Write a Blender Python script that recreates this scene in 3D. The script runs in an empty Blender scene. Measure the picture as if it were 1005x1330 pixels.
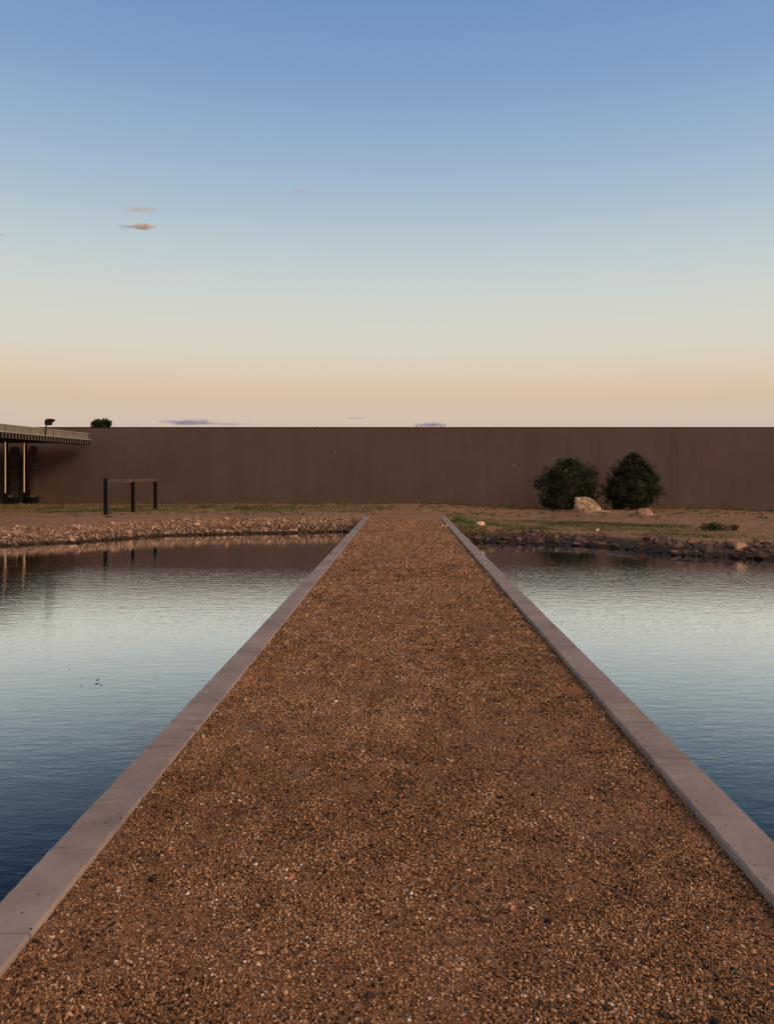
import bpy, bmesh, math, random
import numpy as np
from mathutils import Vector, Matrix, noise as mnoise

sc = bpy.context.scene
C = sc.collection
R = math.radians
rng = np.random.default_rng(7)
random.seed(7)

# ------------------------------------------------------------------ helpers
def tag(o, label=None, cat=None, group=None, kind=None):
    if label: o['label'] = label
    if cat: o['category'] = cat
    if group: o['group'] = group
    if kind: o['kind'] = kind
    return o

def link(name, me, mat=None, parent=None, loc=(0, 0, 0)):
    o = bpy.data.objects.new(name, me)
    C.objects.link(o)
    if mat is not None and len(me.materials) == 0:
        me.materials.append(mat)
    o.location = loc
    if parent is not None: o.parent = parent
    return o

def empty(name, loc, rz=0):
    o = bpy.data.objects.new(name, None)
    C.objects.link(o)
    o.location = loc
    o.rotation_euler = (0, 0, rz)
    o.empty_display_size = .2
    return o

def from_bm(name, bm, smooth=False):
    me = bpy.data.meshes.new(name)
    bmesh.ops.recalc_face_normals(bm, faces=bm.faces[:])
    bm.to_mesh(me); bm.free()
    if smooth:
        me.polygons.foreach_set('use_smooth', [True] * len(me.polygons))
    return me

def from_np(name, verts, faces, col=None, smooth=False):
    """verts (n,3), faces (m,k) all same k; col (n,) -> point attribute 'tone' """
    me = bpy.data.meshes.new(name)
    n, (m, k) = len(verts), faces.shape
    me.vertices.add(n); me.loops.add(m * k); me.polygons.add(m)
    me.vertices.foreach_set('co', np.ascontiguousarray(verts, dtype=np.float32).ravel())
    me.loops.foreach_set('vertex_index', np.ascontiguousarray(faces, dtype=np.int32).ravel())
    me.polygons.foreach_set('loop_start', np.arange(0, m * k, k, dtype=np.int32))
    if smooth:
        me.polygons.foreach_set('use_smooth', np.ones(m, dtype=bool))
    if col is not None:
        a = me.attributes.new('tone', 'FLOAT', 'POINT')
        a.data.foreach_set('value', np.ascontiguousarray(col, dtype=np.float32))
    me.update(calc_edges=True)
    me.validate()
    return me

def box(bm, x0, x1, y0, y1, z0, z1, bev=0):
    r = bmesh.ops.create_cube(bm, size=1)
    vs = r['verts']
    bmesh.ops.scale(bm, vec=(x1 - x0, y1 - y0, z1 - z0), verts=vs)
    bmesh.ops.translate(bm, vec=((x0 + x1) / 2, (y0 + y1) / 2, (z0 + z1) / 2), verts=vs)
    if bev:
        es = list({e for v in vs for e in v.link_edges})
        bmesh.ops.bevel(bm, geom=es, offset=bev, segments=2, affect='EDGES', profile=.5)

def boxmesh(name, x0, x1, y0, y1, z0, z1, bev=0):
    bm = bmesh.new(); box(bm, x0, x1, y0, y1, z0, z1, bev)
    return from_bm(name, bm)

def tube(bm, pts, rads, n=7):
    rings = []
    for i, p in enumerate(pts):
        p = Vector(p)
        d = (Vector(pts[min(i + 1, len(pts) - 1)]) - Vector(pts[max(i - 1, 0)])).normalized()
        a = d.orthogonal().normalized(); b = d.cross(a)
        rings.append([bm.verts.new(p + (a * math.cos(t) + b * math.sin(t)) * rads[i])
                      for t in (2 * math.pi * k / n for k in range(n))])
    for r0, r1 in zip(rings, rings[1:]):
        # align
        off = min(range(n), key=lambda s: (r1[s].co - r0[0].co).length)
        for k in range(n):
            bm.faces.new((r0[k], r0[(k + 1) % n], r1[(k + 1 + off) % n], r1[(k + off) % n]))
    bm.faces.new(rings[0][::-1]); bm.faces.new(rings[-1])

# ------------------------------------------------------------------ materials
def srgb(r, g, b):
    f = lambda c: (c / 255 / 12.92) if c / 255 <= .04045 else ((c / 255 + .055) / 1.055) ** 2.4
    return (f(r), f(g), f(b), 1)

class NT:
    def __init__(s, name):
        s.m = bpy.data.materials.new(name); s.m.use_nodes = True
        s.t = s.m.node_tree; s.n = s.t.nodes
        s.b = s.n['Principled BSDF']; s.out = s.n['Material Output']
        s.b.inputs['Roughness'].default_value = .9
        s.b.inputs['Specular IOR Level'].default_value = .25
    def node(s, typ, **kw):
        n = s.n.new(typ)
        for k, v in kw.items():
            if hasattr(n, k): setattr(n, k, v)
            else: n.inputs[k.replace('_', ' ')].default_value = v
        return n
    def l(s, a, b): s.t.links.new(a, b)
    def coord(s, kind='Object', scale=(1, 1, 1), rot=(0, 0, 0)):
        tc = s.node('ShaderNodeTexCoord'); mp = s.node('ShaderNodeMapping')
        mp.inputs['Scale'].default_value = scale; mp.inputs['Rotation'].default_value = rot
        s.l(tc.outputs[kind], mp.inputs['Vector'])
        return mp.outputs[0]
    def noise(s, vec, scale, detail=4, rough=.55, dist=0):
        n = s.node('ShaderNodeTexNoise'); n.inputs['Scale'].default_value = scale
        n.inputs['Detail'].default_value = detail; n.inputs['Roughness'].default_value = rough
        n.inputs['Distortion'].default_value = dist
        s.l(vec, n.inputs['Vector']); return n.outputs['Fac']
    def voro(s, vec, scale, out='Color', feature='F1'):
        n = s.node('ShaderNodeTexVoronoi'); n.feature = feature
        n.inputs['Scale'].default_value = scale; s.l(vec, n.inputs['Vector'])
        return n.outputs[out]
    def ramp(s, fac, stops, interp='LINEAR'):
        n = s.node('ShaderNodeValToRGB'); cr = n.color_ramp; cr.interpolation = interp
        while len(cr.elements) < len(stops): cr.elements.new(.5)
        for e, (p, c) in zip(cr.elements, stops):
            e.position = p; e.color = c if len(c) == 4 else (*c, 1)
        s.l(fac, n.inputs['Fac']); return n.outputs['Color']
    def mix(s, fac, a, b, mode='MIX'):
        n = s.node('ShaderNodeMix'); n.data_type = 'RGBA'; n.blend_type = mode
        for sock, v in ((n.inputs[0], fac), (n.inputs[6], a), (n.inputs[7], b)):
            if isinstance(v, (int, float)): sock.default_value = v
            elif isinstance(v, tuple): sock.default_value = v if len(v) == 4 else (*v, 1)
            else: s.l(v, sock)
        return n.outputs[2]
    def math(s, op, a, b=0, clamp=False):
        n = s.node('ShaderNodeMath'); n.operation = op; n.use_clamp = clamp
        for sock, v in zip(n.inputs, (a, b)):
            if isinstance(v, (int, float)): sock.default_value = v
            else: s.l(v, sock)
        return n.outputs[0]
    def bump(s, h, strength=.5, dist=.01, prev=None):
        n = s.node('ShaderNodeBump'); n.inputs['Strength'].default_value = strength
        n.inputs['Distance'].default_value = dist; s.l(h, n.inputs['Height'])
        if prev is not None: s.l(prev, n.inputs['Normal'])
        return n.outputs[0]
    def color(s, c): s.l(c, s.b.inputs['Base Color']); return s
    def normal(s, c): s.l(c, s.b.inputs['Normal']); return s

def gray(v): return (v, v, v, 1)

G_DK, G_BR, G_TN, G_PK, G_PL = (.020, .009, .004), (.22, .088, .030), (.49, .218, .085), (.72, .39, .195), (.90, .64, .45)

def mat_pebble():
    s = NT('crushed_granite')
    a = s.node('ShaderNodeAttribute'); a.attribute_name = 'tone'
    c = s.ramp(a.outputs['Fac'], [(0, G_DK), (.13, (.05, .025, .015)), (.3, G_BR), (.62, G_TN), (.87, G_PK), (.97, G_PL), (1, (.85, .66, .55))])
    s.color(c); s.b.inputs['Roughness'].default_value = .75
    return s.m

def mat_gravel_bed():
    s = NT('gravel_bed')
    v = s.coord()
    big = s.noise(v, .9, 5, .6); mid = s.noise(v, 9, 5, .65); fine = s.noise(v, 160, 3, .6)
    cell = s.voro(v, 95); cell2 = s.voro(v, 42)
    sep = s.node('ShaderNodeSeparateColor'); s.l(cell, sep.inputs[0])
    sep2 = s.node('ShaderNodeSeparateColor'); s.l(cell2, sep2.inputs[0])
    c1 = s.ramp(sep.outputs[0], [(0, G_DK), (.2, (.07, .03, .014)), (.55, (.19, .08, .036)), (.9, (.32, .145, .07)), (1, G_PK)])
    c2 = s.ramp(sep2.outputs[1], [(0, (.05, .025, .016)), (.3, (.14, .06, .028)), (.8, (.23, .102, .05)), (1, (.38, .2, .13))])
    c = s.mix(.4, c1, c2)
    c = s.mix(s.ramp(mid, [(.35, gray(0)), (.75, gray(.5))]), c, (.38, .17, .072))
    c = s.mix(1.0, c, s.ramp(big, [(.3, (.95, .90, .85)), (.7, (1.4, 1.3, 1.25))]), 'MULTIPLY')
    s.color(c)
    h = s.math('ADD', s.math('MULTIPLY', sep.outputs[0], .6), fine)
    s.normal(s.bump(h, .9, .006)); return s.m

def mat_land():
    s = NT('red_gravel_ground')
    v = s.coord()
    big = s.noise(v, .22, 5, .6); mid = s.noise(v, 2.2, 6, .7); fine = s.noise(v, 22, 4, .7)
    cell = s.voro(v, 30)
    sep = s.node('ShaderNodeSeparateColor'); s.l(cell, sep.inputs[0])
    c = s.ramp(sep.outputs[0], [(0, (.07, .035, .022)), (.3, (.22, .094, .044)), (.7, (.49, .22, .09)), (.95, (.63, .335, .165)), (1, (.70, .45, .28))])
    c = s.mix(s.ramp(fine, [(.45, gray(0)), (.62, gray(.65))]), c, (.20, .09, .045))
    c = s.mix(s.ramp(mid, [(.4, gray(0)), (.7, gray(.5))]), c, (.57, .275, .115))
    c = s.mix(1.0, c, s.ramp(big, [(.3, (.8, .78, .75)), (.7, (1.12, 1.1, 1.08))]), 'MULTIPLY')
    spk = s.noise(v, 7, 5, .75)
    c = s.mix(s.ramp(spk, [(.50, gray(0)), (.60, gray(.6))]), c, (.10, .05, .026))
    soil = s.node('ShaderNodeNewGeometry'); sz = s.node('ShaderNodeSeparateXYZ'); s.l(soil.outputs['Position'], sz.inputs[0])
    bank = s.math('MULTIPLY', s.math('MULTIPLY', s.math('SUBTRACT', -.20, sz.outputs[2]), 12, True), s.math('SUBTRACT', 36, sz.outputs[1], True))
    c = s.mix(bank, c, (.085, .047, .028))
    # wet mud close to and below the waterline
    geo = s.node('ShaderNodeNewGeometry'); sx = s.node('ShaderNodeSeparateXYZ'); s.l(geo.outputs['Position'], sx.inputs[0])
    low = s.math('MULTIPLY', s.math('SUBTRACT', -.33, sx.outputs[2]), 7, True)
    c = s.mix(low, c, (.045, .028, .019))
    s.color(c); s.normal(s.bump(fine, .8, .03)); return s.m

def mat_concrete():
    s = NT('pink_concrete')
    v = s.coord()
    a = s.noise(v, 1.3, 6, .62); b = s.noise(v, 14, 6, .7); f = s.noise(v, 260, 2, .5)
    st = s.noise(s.coord(scale=(.6, 2.4, 1)), 1.1, 5, .7, .6)
    c = s.ramp(a, [(.3, (.26, .18, .14)), (.5, (.375, .265, .205)), (.7, (.48, .35, .28))])
    c = s.mix(s.ramp(b, [(.35, gray(.0)), (.75, gray(.35))]), c, (.22, .15, .13))
    c = s.mix(s.ramp(st, [(.56, gray(0)), (.66, gray(.45))]), c, (.15, .095, .08))
    c = s.mix(s.ramp(st, [(.30, gray(.5)), (.40, gray(.0))]), c, (.45, .35, .33))
    sm = s.noise(s.coord(scale=(.9, 9, 1)), 1.6, 4, .65, .4)
    c = s.mix(s.ramp(sm, [(.60, gray(0)), (.67, gray(.6))]), c, (.12, .08, .06))
    spots = s.voro(v, 7.5, 'Distance')
    c = s.mix(s.ramp(spots, [(.035, gray(.75)), (.06, gray(0))]), c, (.06, .035, .03))
    c = s.mix(s.math('MULTIPLY', f, .25), c, (.2, .13, .11))
    s.color(c); s.normal(s.bump(s.math('ADD', b, s.math('MULTIPLY', f, .5)), .25, .003)); return s.m

def mat_stucco():
    s = NT('brown_stucco')
    v = s.coord()
    a = s.noise(v, .35, 5, .6); f = s.noise(v, 40, 4, .7)
    m2 = s.noise(v, 5, 5, .7)
    st = s.noise(s.coord(scale=(1.0, 1, .045)), 1.2, 5, .65)
    st2 = s.noise(s.coord(scale=(1.0, 1, .02)), 6, 3, .6)
    c = s.ramp(a, [(.3, (.099, .063, .049)), (.7, (.132, .087, .068))])
    c = s.mix(s.ramp(st, [(.45, gray(0)), (.70, gray(.35))]), c, (.072, .043, .032))
    c = s.mix(s.ramp(st2, [(.62, gray(0)), (.72, gray(.22))]), c, (.21, .135, .10))
    c = s.mix(s.ramp(m2, [(.4, gray(0)), (.7, gray(.3))]), c, (.155, .09, .064))
    c = s.mix(s.ramp(f, [(.3, gray(.35)), (.55, gray(0)), (.8, gray(.3))]), c, (.17, .10, .075))
    s.color(c); s.normal(s.bump(f, .5, .01)); return s.m

def mat_simple(name, c0, c1, scale=8, rough=.85, bump=.3, metal=0, stretch=(1, 1, 1), dist=.005):
    s = NT(name)
    f = s.noise(s.coord(scale=stretch), scale, 5, .65)
    s.color(s.ramp(f, [(.3, c0), (.7, c1)]))
    s.b.inputs['Roughness'].default_value = rough; s.b.inputs['Metallic'].default_value = metal
    if bump: s.normal(s.bump(f, bump, dist))
    return s.m

def mat_tone(name, stops, rough=.85, rnd=None, translucent=0, bumpscale=0):
    s = NT(name)
    a = s.node('ShaderNodeAttribute'); a.attribute_name = 'tone'
    c = s.ramp(a.outputs['Fac'], stops)
    s.color(c); s.b.inputs['Roughness'].default_value = rough
    if translucent:
        tr = s.node('ShaderNodeBsdfTranslucent'); s.l(c, tr.inputs[0])
        mx = s.node('ShaderNodeMixShader'); mx.inputs[0].default_value = translucent
        s.l(s.b.outputs[0], mx.inputs[1]); s.l(tr.outputs[0], mx.inputs[2]); s.l(mx.outputs[0], s.out.inputs[0])
    return s.m

def mat_glow():
    s = NT('warm_glow_shaft')
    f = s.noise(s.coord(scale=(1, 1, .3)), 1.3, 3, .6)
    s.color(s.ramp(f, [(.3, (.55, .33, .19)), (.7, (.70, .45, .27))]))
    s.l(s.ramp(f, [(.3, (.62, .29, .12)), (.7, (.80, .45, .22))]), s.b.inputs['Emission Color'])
    s.b.inputs['Emission Strength'].default_value = .8  # emission added so the column shafts look bright under the canopy
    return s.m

def mat_rock(name, stops, per_object=True, scale=3.0):
    s = NT(name)
    v = s.coord()
    f = s.noise(v, scale, 6, .65, .4); g = s.noise(v, scale * 6, 5, .7)
    c = s.ramp(f, stops)
    if per_object:
        oi = s.node('ShaderNodeObjectInfo')
        c = s.mix(1.0, c, s.ramp(oi.outputs['Random'], [(0, (.45, .42, .40)), (.45, (.85, .8, .78)), (.85, (1.15, 1.08, 1.02)), (1, (1.75, 1.7, 1.6))]), 'MULTIPLY')
    else:
        a = s.node('ShaderNodeAttribute'); a.attribute_name = 'tone'
        c = s.mix(1.0, c, s.ramp(a.outputs['Fac'], [(0, (.4, .38, .36)), (.45, (.85, .8, .78)), (.85, (1.15, 1.08, 1.02)), (1, (1.75, 1.7, 1.6))]), 'MULTIPLY')
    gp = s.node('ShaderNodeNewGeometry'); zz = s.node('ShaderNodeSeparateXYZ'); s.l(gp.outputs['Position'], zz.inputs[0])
    shore_shade = s.math('MULTIPLY', s.math('SUBTRACT', -.405, zz.outputs[2]), 20, True)  # shadow line along the waterline, painted as darker stone
    c = s.mix(shore_shade, c, s.mix(1.0, c, (.16, .15, .14), 'MULTIPLY'))
    s.color(c); s.normal(s.bump(g, .5, .02)); return s.m

def mat_water():
    s = NT('pond_water')
    for n in list(s.n):
        if n != s.out: s.n.remove(n)
    v = s.coord(scale=(.55, 1.5, 1), rot=(0, 0, R(6)))
    v2 = s.coord(scale=(.45, 1.25, 1), rot=(0, 0, R(-12)))
    n1 = s.noise(v, 2.4, 3, .5, .3); n2 = s.noise(v2, 8.5, 3, .55, .2); n3 = s.noise(v, 22, 2, .5)
    calm = s.noise(s.coord(scale=(.5, 1, 1)), .16, 3, .5)   # gusts: patches of stronger ripple
    # the breeze reaches the water beyond the lee of the causeway's near end
    geo = s.node('ShaderNodeNewGeometry'); sx = s.node('ShaderNodeSeparateXYZ'); s.l(geo.outputs['Position'], sx.inputs[0])
    far = s.node('ShaderNodeMapRange'); far.inputs[1].default_value = 7; far.inputs[2].default_value = 16
    far.inputs[3].default_value = .8; far.inputs[4].default_value = 1.0
    s.l(sx.outputs[1], far.inputs[0])
    lee = s.node('ShaderNodeMapRange'); lee.inputs[1].default_value = 16.5; lee.inputs[2].default_value = 20.5
    lee.inputs[3].default_value = 1.0; lee.inputs[4].default_value = .28
    s.l(sx.outputs[1], lee.inputs[0])
    h = s.math('ADD', s.math('MULTIPLY', n1, .30), s.math('ADD', s.math('MULTIPLY', n2, .42), s.math('MULTIPLY', n3, .13)))
    amp = s.math('MULTIPLY', s.math('MULTIPLY', far.outputs[0], lee.outputs[0]), s.ramp(calm, [(.3, gray(.6)), (.7, gray(1))]))
    h = s.math('MULTIPLY', h, amp)
    bp = s.bump(h, 1.0, .0092)
    lw = s.node('ShaderNodeLayerWeight'); lw.inputs['Blend'].default_value = .5; s.l(bp, lw.inputs['Normal'])
    fac = s.ramp(lw.outputs['Facing'], [(0, gray(.01)), (.50, gray(.02)), (.58, gray(.06)), (.66, gray(.20)), (.74, gray(.52)), (.83, gray(.93)), (.92, gray(.97)), (1, gray(1))])
    gl = s.node('ShaderNodeBsdfGlossy'); gl.inputs['Roughness'].default_value = .03
    gl.inputs['Color'].default_value = (.96, .99, 1, 1); s.l(bp, gl.inputs['Normal'])
    df = s.node('ShaderNodeBsdfDiffuse'); df.inputs['Color'].default_value = (.001, .017, .036, 1)
    mx = s.node('ShaderNodeMixShader'); s.l(fac, mx.inputs[0]); s.l(df.outputs[0], mx.inputs[1]); s.l(gl.outputs[0], mx.inputs[2])
    s.l(mx.outputs[0], s.out.inputs[0]); return s.m

M = dict(
    pebble=mat_pebble(), bed=mat_gravel_bed(), land=mat_land(), concrete=mat_concrete(), stucco=mat_stucco(), water=mat_water(),
    cap=mat_simple('dark_cap_metal', (.02, .012, .009), (.035, .02, .015), 3, .6),
    post=mat_simple('dark_timber', (.004, .003, .003), (.011, .008, .007), 30, .95, .4, 0, (1, 1, .08)),
    postedge=mat_simple('lit_timber_edge', (.05, .036, .028), (.10, .07, .055), 30, .7, .3, 0, (1, 1, .1)),
    beam=mat_simple('weathered_beam', (.08, .05, .038), (.155, .10, .075), 5, .85, .4, 0, (1, .3, 1)),
    wire=mat_simple('dark_wire', (.02, .014, .012), (.03, .02, .016), 4, .6, 0),
    fascia=mat_simple('olive_metal_fascia', (.185, .16, .115), (.265, .23, .172), 1.6, .55, .1),
    trim=mat_simple('pale_fascia_trim', (.38, .33, .24), (.46, .40, .31), 2, .5, .1),
    rafter=mat_simple('grey_rafter_end', (.13, .11, .09), (.22, .19, .155), 12, .8, .3),
    soffit=mat_simple('dark_soffit', (.016, .011, .009), (.03, .02, .015), 6, .9, .3),
    glow_shaft=mat_glow(),
    black=mat_simple('black_metal', (.004, .004, .004), (.010, .009, .009), 20, .5, .1),
    pier=mat_simple('stacked_stone_pier', (.05, .032, .024), (.15, .10, .08), 3.0, .9, .8, 0, (.4, .4, 4), .03),
    bark=mat_simple('juniper_bark', (.05, .035, .025), (.16, .115, .085), 14, .9, .6, 0, (1, 1, .15), .02),
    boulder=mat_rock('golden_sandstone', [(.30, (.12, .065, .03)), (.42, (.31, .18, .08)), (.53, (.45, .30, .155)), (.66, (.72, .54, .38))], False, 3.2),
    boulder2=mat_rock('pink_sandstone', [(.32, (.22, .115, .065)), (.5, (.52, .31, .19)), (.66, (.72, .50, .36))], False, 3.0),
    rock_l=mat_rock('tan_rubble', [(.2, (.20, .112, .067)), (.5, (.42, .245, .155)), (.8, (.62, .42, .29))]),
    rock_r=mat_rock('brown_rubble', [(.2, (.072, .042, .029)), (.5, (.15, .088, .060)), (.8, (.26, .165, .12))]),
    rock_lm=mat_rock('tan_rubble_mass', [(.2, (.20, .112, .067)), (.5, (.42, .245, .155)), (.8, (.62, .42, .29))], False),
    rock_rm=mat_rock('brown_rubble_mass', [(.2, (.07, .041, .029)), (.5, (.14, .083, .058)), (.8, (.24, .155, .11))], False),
    leaf=mat_tone('juniper_leaf', [(0, (.011, .013, .005)), (.5, (.034, .037, .012)), (.85, (.075, .078, .024)), (1, (.13, .14, .045))], .7, None, .12),
    grass=mat_tone('grass_blades', [(0, (.045, .060, .018)), (.35, (.085, .105, .028)), (.6, (.16, .165, .05)), (.8, (.28, .20, .10)), (1, (.40, .27, .15))], .8, None, .2),
    weed=mat_tone('weed_leaf', [(0, (.015, .028, .010)), (.6, (.04, .062, .020)), (1, (.10, .13, .035))], .7, None, .15),
    brightweed=mat_tone('bright_weed_leaf', [(0, (.07, .11, .018)), (.6, (.17, .21, .035)), (1, (.38, .40, .10))], .7, None, .25),
    dryweed=mat_tone('dry_weed_stem', [(0, (.10, .065, .04)), (.6, (.22, .15, .09)), (1, (.36, .26, .17))], .8, None, .1),
    olive=mat_simple('olive_stone', (.05, .034, .014), (.12, .08, .035), 60, .6, .3),
)

# ------------------------------------------------------------------ terrain
WATER_Z = -.5
SHX = np.array([-120, -60, -34, -24, -17, -11.6, -10.3, -7.9, -4.7, -2.1, -1.4, 1.5, 2.2, 3.6, 6.0, 7.2, 9.1, 14, 20, 28, 40, 120.])
SHY = np.array([14, 14, 15, 17.5, 20, 22.2, 23.3, 26.4, 27.4, 28.4, 28.4, 24.2, 23.9, 23.3, 21.9, 19.9, 18.9, 16.5, 14.5, 12.5, 12, 12.])

def sstep(x, a, b):
    t = np.clip((x - a) / (b - a), 0, 1); return t * t * (3 - 2 * t)

def vnoise(x, y, seed=0):
    """cheap smooth value noise on numpy arrays"""
    xi = np.floor(x).astype(np.int64); yi = np.floor(y).astype(np.int64)
    fx = x - xi; fy = y - yi; fx = fx * fx * (3 - 2 * fx); fy = fy * fy * (3 - 2 * fy)
    def h(a, b):
        n = (a * 374761393 + b * 668265263 + seed * 974711) & 0xffffffff
        n = ((n ^ (n >> 13)) * 1274126177) & 0xffffffff
        return ((n ^ (n >> 16)) & 0xffff) / 65535.0
    return (h(xi, yi) * (1 - fx) + h(xi + 1, yi) * fx) * (1 - fy) + (h(xi, yi + 1) * (1 - fx) + h(xi + 1, yi + 1) * fx) * fy

def shore_s(x, y):
    w = (vnoise(x * .9, y * 0 + 3, 5) - .5) * .35
    s = (y - np.interp(x, SHX, SHY) - w) * np.where(np.abs(x) > 5.5, .85, .93)
    s = np.maximum(s, np.abs(x) - 60)
    s = np.maximum(s, -9 - y)
    return s

def top_z(x, y):
    r = sstep(x, 1.7, 4.5)
    z = -.15 * r - .23 * np.clip((x - 9) / 12, 0, 1.2) * sstep(y, 32, 44)
    z = z - .03
    return z + .05 * (vnoise(x * .35, y * .35, 1) - .5) * sstep(np.abs(x), 1.6, 4)

def land_z(x, y):
    x = np.asarray(x, float); y = np.asarray(y, float)
    s = shore_s(x, y)
    L = np.where(x < 0, np.interp(-x, [1.5, 3, 11, 30], [1.2, 1.8, 3.0, 3.0]), 1.85)
    t = sstep(s, -.4, L)
    zt = top_z(x, y)
    up = WATER_Z - .10 + (zt - WATER_Z + .10) * (1 - (1 - t) ** 1.25)
    down = WATER_Z - .10 + np.clip(s + .4, -3, 0) * .45
    z = np.where(s < -.4, down, up)
    # flush strip where the causeway lands
    k = (1 - sstep(np.abs(x), 1.55, 2.6)) * sstep(y, 28.2, 29.2)
    return z * (1 - k) + (-.034) * k

def graded(lo, hi, step, ext, n):
    core = np.arange(lo, hi + 1e-6, step)
    g = np.geomspace(step * 2, ext, n)
    return np.concatenate([lo - g[::-1], core, hi + g])

xs = graded(-26, 26, .16, 4000, 34); ys = graded(-9.5, 46, .16, 4000, 34)
X, Y = np.meshgrid(xs, ys)
Z = land_z(X, Y) + .012 * (vnoise(X * 3, Y * 3, 9) - .5)
nx, ny = len(xs), len(ys)
idx = np.arange(nx * ny).reshape(ny, nx)
quads = np.stack([idx[:-1, :-1], idx[:-1, 1:], idx[1:, 1:], idx[1:, :-1]], -1).reshape(-1, 4)
# keep the sheet below the causeway fill out of the way
land = link('ground', from_np('ground', np.stack([X, Y, Z], -1).reshape(-1, 3), quads, smooth=True), M['land'])
tag(land, kind='structure')

# water: one sheet each side of the causeway
def sheet(name, x0, x1, y0, y1, z, mat):
    me = from_np(name, np.array([[x0, y0, z], [x1, y0, z], [x1, y1, z], [x0, y1, z]]), np.array([[0, 1, 2, 3]]))
    return tag(link(name, me, mat), kind='structure')
sheet('water', -60.5, -1.42, -9.6, 29, WATER_Z, M['water'])
sheet('water', 1.52, 60.5, -9.6, 29, WATER_Z, M['water'])

# ------------------------------------------------------------------ causeway
YE = 29.6; YS = -9.0
def bed_z(x, y):
    return -.022 - .016 * (x + 1.3) / 2.7 + .026 * (vnoise(x * 1.1, y * .9, 3) - .5) * (1 - (x / 1.42) ** 4) + .008 * (vnoise(x * 5, y * 5, 4) - .5)
gx = np.linspace(-1.305, 1.405, 46); gy = np.arange(YS, YE + .01, .06)
X, Y = np.meshgrid(gx, gy)
Z = bed_z(X, Y); Z[-1, :] = -.04
idx = np.arange(X.size).reshape(X.shape)
quads = np.stack([idx[:-1, :-1], idx[:-1, 1:], idx[1:, 1:], idx[1:, :-1]], -1).reshape(-1, 4)
tag(link('gravel_path', from_np('gravel_path', np.stack([X, Y, Z], -1).reshape(-1, 3), quads, smooth=True), M['bed']), kind='structure')

def kerb(x0, x1, first, name='kerb'):
    """cast concrete kerb in lengths with open joints, slightly uneven arrises"""
    V, F = [], []; base = 0
    joints = [YS] + list(np.arange(first - 12.2, YE - 1, 3.05)) + [YE]
    joints = [j for j in joints if YS <= j <= YE]
    for a, b in zip(joints, joints[1:]):
        a2, b2 = a + .004, b - .004
        n = max(2, int((b - a) / .05))
        yy = np.linspace(a2, b2, n)
        dz = rng.normal(0, .0015)
        prof = [(x0, -1.6), (x0, -.012), (x0 + .008, 0), ((x0 + x1) / 2, 0), (x1 - .008, 0), (x1, -.012), (x1, -1.6)]
        k = len(prof)
        for i, y in enumerate(yy):
            for j, (px, pz) in enumerate(prof):
                jx = rng.normal(0, .0012) if j in (1, 2, 4, 5) else 0
                jz = rng.normal(0, .0008) if j in (1, 2, 4, 5) else 0
                if rng.random() < .02 and j in (2, 4): jz -= .006
                yo = 0
                V.append((px + jx, y, pz + jz + dz))
        for i in range(n - 1):
            for j in range(k - 1):
                p = base + i * k + j
                F.append((p, p + k, p + k + 1, p + 1))
        # end caps
        for (r) in (0, n - 1):
            p = base + r * k
            F.append((p, p + 1, p + 5, p + 6)); F.append((p + 1, p + 2, p + 4, p + 5))
        base += n * k
    bm = bmesh.new()
    vs = [bm.verts.new(v) for v in V]
    for f in F:
        try: bm.faces.new([vs[i] for i in f])
        except ValueError: pass
    me = from_bm(name, bm)
    return tag(link(name, me, M['concrete']), kind='structure')
kerb(-1.516, -1.300, 2.69)
kerb(1.400, 1.622, 5.23)

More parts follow.
